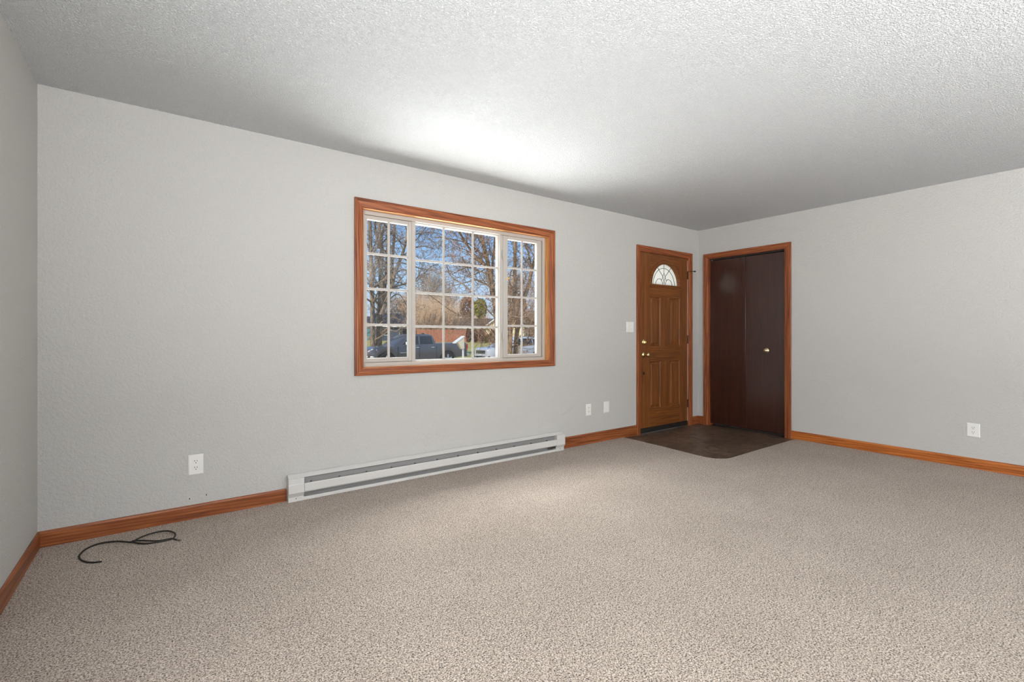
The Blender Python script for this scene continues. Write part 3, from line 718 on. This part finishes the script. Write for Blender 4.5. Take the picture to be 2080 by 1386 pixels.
fg.box(G(-.02, -.50, .34), G(.10, .50, .50)); fg.build('lower_intake', M['plastic'], sv, bevel=.01)
MB().box(G(-.045, -.16, .54), G(-.02, .16, .64)).build('front_plate', mat('plate_white', (.7, .7, .7), .5), sv)
for s in (-1, 1):
    mr = MB(); mr.box(G(1.74, min(s * .90, s * 1.10), 1.09), G(1.86, max(s * .90, s * 1.10), 1.24)); mr.build('side_mirror', M['silver'], sv, bevel=.03)
    for hx in (2.42, 3.42): MB().box(G(hx - .10, s * .965 - .015, .96), G(hx + .10, s * .965 + .015, .99)).build('door_handle', M['chrome'], sv)
    MB().box(G(SL - .25, s * .84 - .05, .98), G(SL - .04, s * .84 + .05, 1.12)).build('tail_light', M['red'], sv)

# ---- mailbox on its post
MY = 13.0
mbx = thing('mailbox', tuple(at(942, 727, MY).xy) + (ground_z(MY),), 'cream slant-roofed wooden mailbox on a post before the pickup bed', 'mailbox')
M['cream'] = mat('cream_painted_wood', lin(226, 214, 190), .6); M['white'] = mat('white_painted_wood', (.82, .81, .79), .55)
bx = lambda u, v: (at(u, v, MY).x, at(u, v, MY).z)
body = [bx(929.5, 695), bx(942.0, 686.5), bx(943.0, 708), bx(938.5, 709.5)]
MB().prism(body, lambda a, b, d: (a, d, b), MY - .02, MY + .14).build('box', M['cream'], mbx, bevel=.004)
rf = [bx(923.5, 696.5), bx(942.5, 682.5), bx(943.3, 684.3), bx(924.5, 698.4)]
MB().prism(rf, lambda a, b, d: (a, d, b), MY - .03, MY + .16).build('roof', M['white'], mbx, bevel=.004)
pa, pb = bx(941, 709)[0], bx(943.6, 709)[0]
MB().box((pa, MY + .03, ground_z(MY) - .02), (pb, MY + .07, bx(942, 707)[1])).build('post', M['white'], mbx)

# ---- bark, twigs
def bark(name, a, b):
    m = mat(name, a, .95, spec=.1); nt, bs = parts_of(m)
    f = noise(nt, coords(nt, (9, 9, 2.2)), 1.5, 5, .7)
    nt.links.new(ramp(nt, f, [(.35, a), (.62, b)]), bs.inputs['Base Color']); bump(nt, bs, f, .8, .03); return m
M['bark'] = bark('grey_brown_bark', lin(84, 70, 58), lin(186, 162, 138))
M['bark2'] = bark('warm_brown_bark', lin(88, 64, 48), lin(198, 164, 130))
M['twig'] = bark('grey_twigs', lin(90, 76, 64), lin(186, 164, 142))
M['twig2'] = bark('warm_twigs', lin(94, 70, 54), lin(190, 156, 128))
rnd = random.random
def rv(s=1): return Vector((rnd() - .5, rnd() - .5, rnd() - .5)) * 2 * s
def grow(mbs, p, d, length, rad, depth, seg=5, wander=.22, up=.05, kids=4, minr=.006):
    """a branch and its side branches; mbs = (limbs, twigs)"""
    pts = [Vector(p)]; d = d.normalized()
    for i in range(seg):
        d = (d + rv(wander) + Vector((0, 0, up))).normalized(); pts.append(pts[-1] + d * length / seg)
    rs = [max(minr, rad * (1 - .75 * i / seg)) for i in range(seg + 1)]
    mbs[0 if rad > .03 else 1].tube(pts, rs, 6 if rad > .03 else 3, caps=False)
    if depth <= 0: return
    for k in range(kids):
        t = .25 + .75 * (k + rnd()) / kids; i = min(seg - 1, int(t * seg)); q = pts[i].lerp(pts[i+1], t * seg - i)
        dd = (pts[i+1] - pts[i]).normalized(); side = dd.cross(rv()); side = side.normalized() if side.length > 1e-4 else Vector((1, 0, 0))
        grow(mbs, q, dd * .6 + side * (.7 + .4 * rnd()), length * (.38 + .3 * rnd()), rad * .5, depth - 1, max(3, seg - 1), wander, up, kids, minr)
def limb(mbs, pix, Y, r0, r1, kids=6, klen=1.4, depth=2, jit=.5, minr=.008, kk=4):
    """a limb through photo points at distance Y (drifting in depth), with side branches"""
    ph = rnd() * 6
    P = [at(u, v, Y + jit * math.sin(ph + 1.3 * i) * (i / max(1, len(pix) - 1))) for i, (u, v) in enumerate(pix)]
    P = smooth_path(P, 4); n = len(P)
    rs = [r0 + (r1 - r0) * i / (n - 1) for i in range(n)]
    mbs[0].tube(P, rs, 8, caps=False)
    for k in range(kids):
        i = int((.15 + .85 * (k + rnd()) / kids) * (n - 1)); i = min(i, n - 2)
        dd = (P[i+1] - P[i]).normalized(); side = dd.cross(rv()).normalized()
        grow(mbs, P[i], dd * .5 + side * 1.0, klen * (.6 + .8 * rnd()), rs[i] * .45, depth, 5, .2, .06, kk, minr)
    return P
def finish_tree(name, root_xy, gz, label, mbs, mb_, mt_, cat='tree', group=None):
    t = thing(name, (root_xy[0], root_xy[1], gz), label, cat, group)
    mbs[0].build('trunk_and_limbs', mb_, t, smooth=True, normals=False)
    if mbs[1].v: mbs[1].build('twigs', mt_, t, normals=False)
    return t

# multi-stemmed tree in the front yard
FY = 15.0; fz = ground_z(FY)
mbs = (MB(), MB())
b0 = [(1030, 770), (1024, 735)]
limb(mbs, b0 + [(1014, 690), (1009, 650), (1004, 610), (996, 560), (991, 535), (984, 505), (979, 482), (973, 455), (966, 425)], FY, .13, .045, 12, 1.5, 3)
limb(mbs, [(1002, 600), (995, 549), (980, 535), (966, 522), (949, 498), (931, 469), (915, 445)], FY, .075, .03, 12, 1.3, 3)
limb(mbs, b0 + [(1018, 700), (1012, 660), (1006, 620), (1000, 575), (1001, 530), (1005, 490), (1004, 440)], FY + .2, .10, .03, 9, 1.2, 3)
limb(mbs, [(1038, 770), (1037, 728), (1036, 700), (1038, 650), (1045, 600), (1046, 550), (1046, 500), (1045, 440)], FY - .2, .105, .06, 9, 1.1, 3)
limb(mbs, [(1044, 770), (1048, 700), (1054, 640), (1064, 605), (1073, 582), (1081, 545), (1087, 522), (1087, 490), (1086, 450)], FY + .5, .10, .055, 10, 1.1, 3)
limb(mbs, [(1079, 550), (1075, 519), (1067, 497), (1062, 470)], FY + .5, .045, .025, 5, .9, 2)
for q in ([(1012, 680), (981, 658), (949, 647), (926, 637), (905, 624), (880, 605), (866, 596)], [(1006, 645), (995, 635), (971, 606), (959, 594), (941, 578), (919, 564), (910, 549), (905, 530)],
          [(996, 572), (966, 570), (946, 574), (930, 578), (913, 585)], [(993, 556), (965, 549), (951, 543), (935, 548), (917, 558)], [(1012, 690), (990, 668), (978, 655), (950, 645), (920, 640), (900, 632)],
          [(1024, 720), (1015, 706), (1000, 690), (985, 672), (975, 660)], [(1022, 705), (1005, 684), (996, 668), (990, 655)],
          [(990, 530), (960, 500), (935, 490), (905, 484), (880, 482)], [(988, 520), (975, 480), (955, 462), (930, 455)], [(1000, 590), (1012, 560), (1020, 530), (1022, 500)],
          [(1048, 690), (1058, 660), (1072, 635), (1088, 612)], [(1040, 670), (1052, 645), (1060, 625)]):
    limb(mbs, q, FY + rnd() * .8 - .4, .024, .012, 6, .8, 2, .3, .006, 4)
for q in ([(1051, 770), (1052, 727), (1054, 708), (1060, 699), (1075, 690), (1092, 682)], [(1054, 706), (1070, 690), (1080, 672), (1086, 660)], [(1060, 700), (1080, 700), (1096, 690)]):
    limb(mbs, q, FY - .6, .030, .014, 4, .6, 1, .2, .006, 3)
ft = at(1038, 700, FY)
finish_tree('bare_tree', (ft.x, ft.y), fz, 'bare multi-stemmed front yard tree, limbs crossing the SUV', mbs, M['bark2'], M['twig2'])

# big multi-trunk tree behind the pickup's hood
BY = 33.0; bz = ground_z(BY)
mbs = (MB(), MB())
KW = dict(minr=.009, kk=3)
limb(mbs, [(758, 745), (757, 705), (757, 660), (756, 600), (754, 540), (752, 480), (750, 400)], BY, .19, .12, 10, 2.4, 3, .6, **KW)
limb(mbs, [(769, 745), (769, 700), (771, 660), (773, 610), (774, 560), (774, 530), (776, 510), (772, 480), (768, 440)], BY + .3, .26, .10, 12, 2.4, 3, .6, **KW)
limb(mbs, [(775, 507), (768, 497), (763, 470), (762, 430)], BY + .3, .09, .06, 6, 2, 2, .3, **KW)
limb(mbs, [(772, 650), (780, 590), (785, 554), (787, 516), (788, 450), (787, 400)], BY + .8, .15, .10, 10, 2.4, 3, .6, **KW)
limb(mbs, [(774, 640), (795, 585), (801, 559), (809, 537), (816, 521), (822, 500), (826, 480), (829, 440)], BY - .5, .15, .07, 12, 2.2, 3, .6, **KW)
limb(mbs, [(776, 620), (793, 575), (797, 530), (799, 500), (801, 470), (802, 410)], BY + 1.2, .13, .08, 10, 2.2, 3, .6, **KW)
limb(mbs, [(757, 570), (762, 548), (768, 526), (778, 505)], BY, .09, .06, 6, 1.8, 2, .3, **KW)
for q in ([(801, 559), (818, 548), (840, 560), (845, 572), (867, 550), (881, 539), (900, 534)], [(826, 500), (845, 488), (858, 471), (868, 458), (880, 440)], [(815, 522), (835, 535), (850, 545), (870, 548)], [(826, 480), (850, 475), (880, 472), (905, 480)],
          [(828, 470), (850, 455), (875, 462), (900, 470)], [(772, 645), (790, 610), (810, 598), (825, 620), (832, 640)], [(770, 660), (795, 640), (815, 655), (835, 672)], [(757, 620), (768, 632), (790, 640), (815, 650)], [(760, 585), (780, 575), (805, 572), (832, 585)],
          [(752, 520), (765, 505), (785, 500), (805, 505)], [(818, 520), (840, 505), (862, 500), (885, 507)]):
    limb(mbs, q, BY + rnd() - .5, .055, .025, 7, 1.6, 2, .6, .012, 4)
ft = at(765, 700, BY)
finish_tree('bare_tree', (ft.x, ft.y), bz, 'tall bare many-trunked tree rising behind the pickup hood', mbs, M['bark'], M['twig'])

# far bare trees
def far_tree(u, v_base, v_top, Y, spread, label, mt, mb_=None, stems=14, kids=5, name='bare_tree'):
    mbs = (MB(), MB()); b = at(u, v_base, Y); gz = ground_z(Y); b.z = gz - .05; h = at(u, v_top, Y).z - gz
    mbs[0].tube([b, b + Vector((.05, 0, h * .3)), b + Vector((0, 0, h * .7))], [h * .022, h * .016, .04], 7, caps=False)
    for k in range(stems):
        p = b + Vector((0, 0, h * (.06 + .6 * k / stems)))
        a = rnd() * 6.28; d = Vector((math.cos(a) * spread, math.sin(a) * spread, .8 + .4 * rnd()))
        grow(mbs, p, d, h * (.62 - .36 * k / stems), .05, 2, 5, .12, .16, kids, .022)
    return finish_tree(name, (b.x, b.y), gz, label, mbs, mb_ or M['bark2'], mt)
M['tan'] = bark('tan_twigs', lin(176, 138, 102), lin(228, 198, 166))
M['pale'] = bark('pale_grey_twigs', lin(140, 124, 108), lin(204, 188, 168))
M['rust'] = bark('rusty_twigs', lin(122, 66, 34), lin(190, 116, 62))
far_tree(880, 690, 548, 92, .42, 'tall pale bare tree standing above the fence thicket', M['pale'], stems=26, kids=6)
far_tree(908, 690, 578, 96, .4, 'shorter bare tree beside the tall pale one', M['pale'], stems=20)
far_tree(846, 690, 585, 82, .6, 'bare tan tree behind the pickup cab', M['tan'], stems=22)
far_tree(822, 690, 600, 80, .7, 'bare tan tree behind the pickup windshield', M['tan'], stems=20)
far_tree(1058, 690, 520, 92, .5, 'tall bare tree behind the SUV roof', M['twig2'], stems=12, kids=4)
far_tree(1088, 690, 560, 96, .6, 'bare tree at the window frame beyond the SUV tail', M['twig2'], stems=10, kids=4)
far_tree(1036, 690, 545, 90, .6, 'bare tree beyond the cream gable', M['tan'], stems=20)
far_tree(785, 690, 600, 90, .8, 'bare tree behind the slate-blue house', M['twig'], stems=18)

# thicket of tan brush behind the fence: nobody could count its stems
tk = MB()
def brush(m, u0, u1, Y0, Y1, vt0, vt1, n, r=.022, lean=.25):
    for _ in range(n):
        u = u0 + (u1 - u0) * rnd(); Y = Y0 + (Y1 - Y0) * rnd(); p = at(u, 690, Y); p.z = ground_z(Y) - .05
        h = (at(u, vt0 + (vt1 - vt0) * rnd() ** .7, Y).z - p.z) * (.7 + .3 * rnd())
        d = Vector((rnd() - .5, rnd() - .5, 0)) * lean * 2
        q = [p, p + Vector((d.x * h * .3, d.y * h * .3, h * .4)), p + Vector((d.x * h * .8, d.y * h * .8, h * .75)), p + Vector((d.x * h * 1.3, d.y * h * 1.3, h))]
        m.tube(q, [r * 1.4, r * 1.1, r * .8, r * .5], 3, caps=False)
        for k in range(3):
            t = .3 + .6 * rnd(); s = q[0].lerp(q[3], t); m.tube([s, s + Vector((rnd() - .5, rnd() - .5, .7 + .4 * rnd())) * h * .3], [r * .7, r * .4], 3, caps=False)
brush(tk, 835, 920, 63, 72, 588, 640, 1300)
brush(tk, 905, 985, 104, 112, 612, 650, 700)
tko = tk.build('thicket', M['tan'], normals=False); tag(tko, 'dense tan leafless thicket rising behind the red fence', 'thicket', kind='stuff')
tk = MB(); brush(tk, 1062, 1112, 74, 84, 600, 660, 420)
tag(tk.build('thicket', M['twig2'], normals=False), 'brown leafless brush beyond the SUV', 'thicket', kind='stuff')

# leafy trees and shrubs: crowns of leaf cards of real leaf-clump size
def leaf_mat(name, a, b):
    m = mat(name, a, .8, spec=.2); nt, bs = parts_of(m)
    f = noise(nt, coords(nt), 3.2, 3, .7); nt.links.new(ramp(nt, f, [(.35, a), (.65, b)]), bs.inputs['Base Color']); return m
def crown(m, c, rx, ry, rz_, n, s=.16):
    for _ in range(n):
        v = rv(); v = v.normalized() * (.45 + .55 * rnd() ** .5)
        p = Vector(c) + Vector((v.x * rx, v.y * ry, v.z * rz_)); a = rv().normalized() * s * (.6 + .8 * rnd()); b = a.cross(rv()).normalized() * s * .7
        m.add([p - a, p + b, p + a, p - b], [(0, 1, 2, 3)])
def leafy(name, u, v0, v1, Y, wpx, mm, label, cat, n=1400, s=.2, trunk=True):
    b = at(u, v1, Y); gz = ground_z(Y); top = at(u, v0, Y).z; bot = max(gz + .05, at(u, v1, Y).z) if trunk else gz
    t = thing(name, (b.x, Y, gz), label, cat); rx = wpx / F_PX * b.xy.length / 2
    m = MB(); crown(m, (b.x, Y, (top + bot) / 2), rx, rx, (top - bot) / 2, n, s); m.build('foliage', mm, t, normals=False)
    MB().tube([(b.x, Y, gz - .05), (b.x + .03, Y, (bot + top) / 2)], [.12, .05], 7).build('trunk', M['bark'], t)
    return t
M['yg'] = leaf_mat('yellow_green_needles', lin(98, 104, 30), lin(190, 176, 70)); M['or'] = leaf_mat('rust_leaves', lin(140, 84, 40), lin(206, 142, 84))
M['br'] = leaf_mat('brown_red_leaves', lin(84, 56, 44), lin(150, 104, 72)); M['gold'] = leaf_mat('gold_grass', lin(176, 140, 60), lin(232, 200, 112))
leafy('evergreen_tree', 976, 606, 648, 88, 26, M['yg'], 'yellow-green evergreen behind the brown roof', 'tree', 1500, .22)
leafy('autumn_tree', 950, 600, 652, 97, 34, M['or'], 'rust-leaved tree left of the yellow-green evergreen', 'tree', 1500, .22)
leafy('autumn_tree', 1056, 600, 650, 100, 30, M['or'], 'rust-leaved tree behind the SUV roof', 'tree', 1300, .22)
for i, (u, w_, lb) in enumerate(((952, 11, 'brown shrub nearest the mailbox at the fence end'), (965, 11, 'brown shrub in the middle of the hedge by the fence'), (978, 10, 'brown shrub before the red fence stub'), (1004, 20, 'brown shrub before the cream gable wall'))):
    leafy('shrub', u, 667 + i % 2 * 3, 696, 58 - i, w_, M['br'], lb, 'shrub', 700, .16, False)
for u, w_, lb in ((816, 18, 'golden ornamental grass clump beyond the pickup windshield'), (840, 14, 'golden ornamental grass clump beside the slate-blue house'), (992, 30, 'golden grass clump above the SUV hood')):
    leafy('ornamental_grass', u, 680, 697, 57, w_, M['gold'], lb, 'ornamental grass', 600, .14, False)

# red fence
M['fence'] = bark('red_cedar_fence', lin(182, 104, 72), lin(236, 160, 124))
def fence(u0, u1, Y, label, h=1.75):
    a, b = at(u0, 690, Y), at(u1, 690, Y); gz = ground_z(Y); t = thing('picket_fence', ((a.x + b.x) / 2, Y, gz), label, 'fence')
    m = MB(); x_ = a.x
    while x_ < b.x: m.box((x_, Y, gz - .03), (x_ + .125, Y + .025, gz + h + .1 * (rnd() - .5))); x_ += .15
    m.build('pickets', M['fence'], t)
    for z_ in (.4, 1.4): MB().box((a.x, Y + .026, gz + z_), (b.x, Y + .066, gz + z_ + .09)).build('rail', M['fence'], t)
    x_ = a.x
    while x_ < b.x + .1: MB().box((x_, Y + .067, gz - .05), (x_ + .1, Y + .167, gz + h + .05)).build('post', M['fence'], t); x_ += 2.4
fence(848, 947, 61, 'long red cedar fence behind the pickup bed')
fence(967, 986, 61, 'short red cedar fence stub beside the cream gable')

# houses
def siding(name, a):
    m = mat(name, a, .7); nt, bs = parts_of(m)
    wv = nd(nt, 'ShaderNodeTexWave'); wv.bands_direction = 'Z'; wv.wave_profile = 'SAW'; wv.inputs['Scale'].default_value = 1.6
    nt.links.new(coords(nt), wv.inputs['Vector']); bump(nt, bs, wv.outputs['Fac'], .5, .03); return m
M['slate'] = siding('slate_blue_siding', lin(84, 94, 112)); M['creamsid'] = siding('cream_siding', lin(238, 218, 178)); M['whitesid'] = siding('white_siding', (.72, .72, .72))
M['roofd'] = bark('dark_shingles', lin(58, 60, 70), lin(84, 84, 92)); M['roofb'] = bark('brown_shingles', lin(92, 74, 60), lin(128, 104, 84)); M['teal'] = mat('teal_door_paint', lin(96, 160, 176), .5)
M['pane_d'] = mat('dark_window_pane', (.03, .035, .04), .08)
def house(loc, rot, w_, dpt, hw_, hr, wallm, roofm, label, windows=(), door=None, ov=.35):
    """gable house; local: front wall on y=0 facing -y, ridge along x"""
    t = thing('house', loc, label, 'house')
    q = Matrix.Rotation(rot, 4, 'Z')
    def P(x_, y_, z_): return Vector(loc) + q @ Vector((x_, y_, z_))
    def bb(lo, hi): 
        m = MB().box(lo, hi); m.v = [tuple(P(*p)) for p in m.v]; return m
    m = MB(); prof = [(0, -.2), (dpt, -.2), (dpt, hw_), (dpt / 2, hw_ + hr), (0, hw_)]
    m.prism(prof, lambda a, b, d: tuple(P(d, a, b)), -w_ / 2, w_ / 2); m.build('walls', wallm, t)
    sl = hr / (dpt / 2)
    r = MB(); r.prism([(-ov, hw_ - ov * sl + .03), (dpt / 2, hw_ + hr + .03), (dpt + ov, hw_ - ov * sl + .03), (dpt + ov, hw_ - ov * sl + .15), (dpt / 2, hw_ + hr + .17), (-ov, hw_ - ov * sl + .15)], lambda a, b, d: tuple(P(d, a, b)), -w_ / 2 - ov, w_ / 2 + ov)
    r.build('roof', roofm, t)
    f = MB()
    for xx in (-w_ / 2 - ov - .03, w_ / 2 + ov):
        f.prism([(-ov - .02, hw_ - ov * sl - .06), (dpt / 2, hw_ + hr - .06), (dpt + ov, hw_ - ov * sl - .06), (dpt + ov, hw_ - ov * sl + .16), (dpt / 2, hw_ + hr + .18), (-ov - .02, hw_ - ov * sl + .16)], lambda a, b, d, xx=xx: tuple(P(xx + d, a, b)), 0, .03)
    for yy in (-ov - .03, dpt + ov): f.prism([(yy, hw_ - ov * sl - .05), (yy + .03, hw_ - ov * sl - .05), (yy + .03, hw_ - ov * sl + .14), (yy, hw_ - ov * sl + .14)], lambda a, b, d: tuple(P(d, a, b)), -w_ / 2 - ov, w_ / 2 + ov)
    f.build('fascia', M['white'], t)
    for side, c, z_, ww, wh in windows:
        if side == 'f': lo, hi = (c - ww / 2, -.05, z_), (c + ww / 2, .02, z_ + wh)
        else: lo, hi = (-w_ / 2 - .05, c - ww / 2, z_), (-w_ / 2 + .02, c + ww / 2, z_ + wh)
        fr_ = bb(lo, hi).build('window', M['white'], t)
        g = .09
        if side == 'f': pn = bb((lo[0] + g, -.07, lo[2] + g), (hi[0] - g, -.04, hi[2] - g))
        else: pn = bb((lo[0] - .02, lo[1] + g, lo[2] + g), (lo[0] + .01, hi[1] - g, hi[2] - g))
        pn.build('pane', M['pane_d'], fr_)
    if door:
        side, c, ww, wh, dm = door
        lo, hi = ((c - ww / 2, -.06, 0), (c + ww / 2, .02, wh)) if side == 'f' else ((-w_ / 2 - .06, c - ww / 2, 0), (-w_ / 2 + .02, c + ww / 2, wh))
        bb(lo, hi).build('door', dm, t)
    return t
def hp(u, Y): p = at(u, 690, Y); return (p.x, Y, ground_z(Y))
house(hp(804, 75), R_(-18), 7.0, 7, 2.5, 2.0, M['slate'], M['roofd'], 'slate-blue house with white windows behind the pickup hood', [('f', 1.3, .9, 1.5, 1.2), ('f', -1.6, .9, 1.2, 1.2), ('l', 3.5, .9, 1.2, 1.2)])
house(hp(736, 86), R_(-15), 5.5, 6, 2.7, 1.6, M['whitesid'], M['roofd'], 'white garage with a teal door between the tree trunks', (), ('f', .9, 3.0, 2.1, M['teal']))
house(hp(955, 78), R_(-20), 13.0, 8, 2.4, 1.7, M['creamsid'], M['roofb'], 'low cream house with brown roof behind the fence', [('f', -2, .9, 1.6, 1.1), ('f', 2, .9, 1.6, 1.1)])
house(hp(1068, 66), R_(48), 8.0, 6.4, 2.5, 2.3, M['creamsid'], M['roofb'], 'cream gabled house with white fascia behind the SUV', [('l', 3.6, .8, 1.3, 1.3), ('f', 1.0, .8, 1.4, 1.2)])
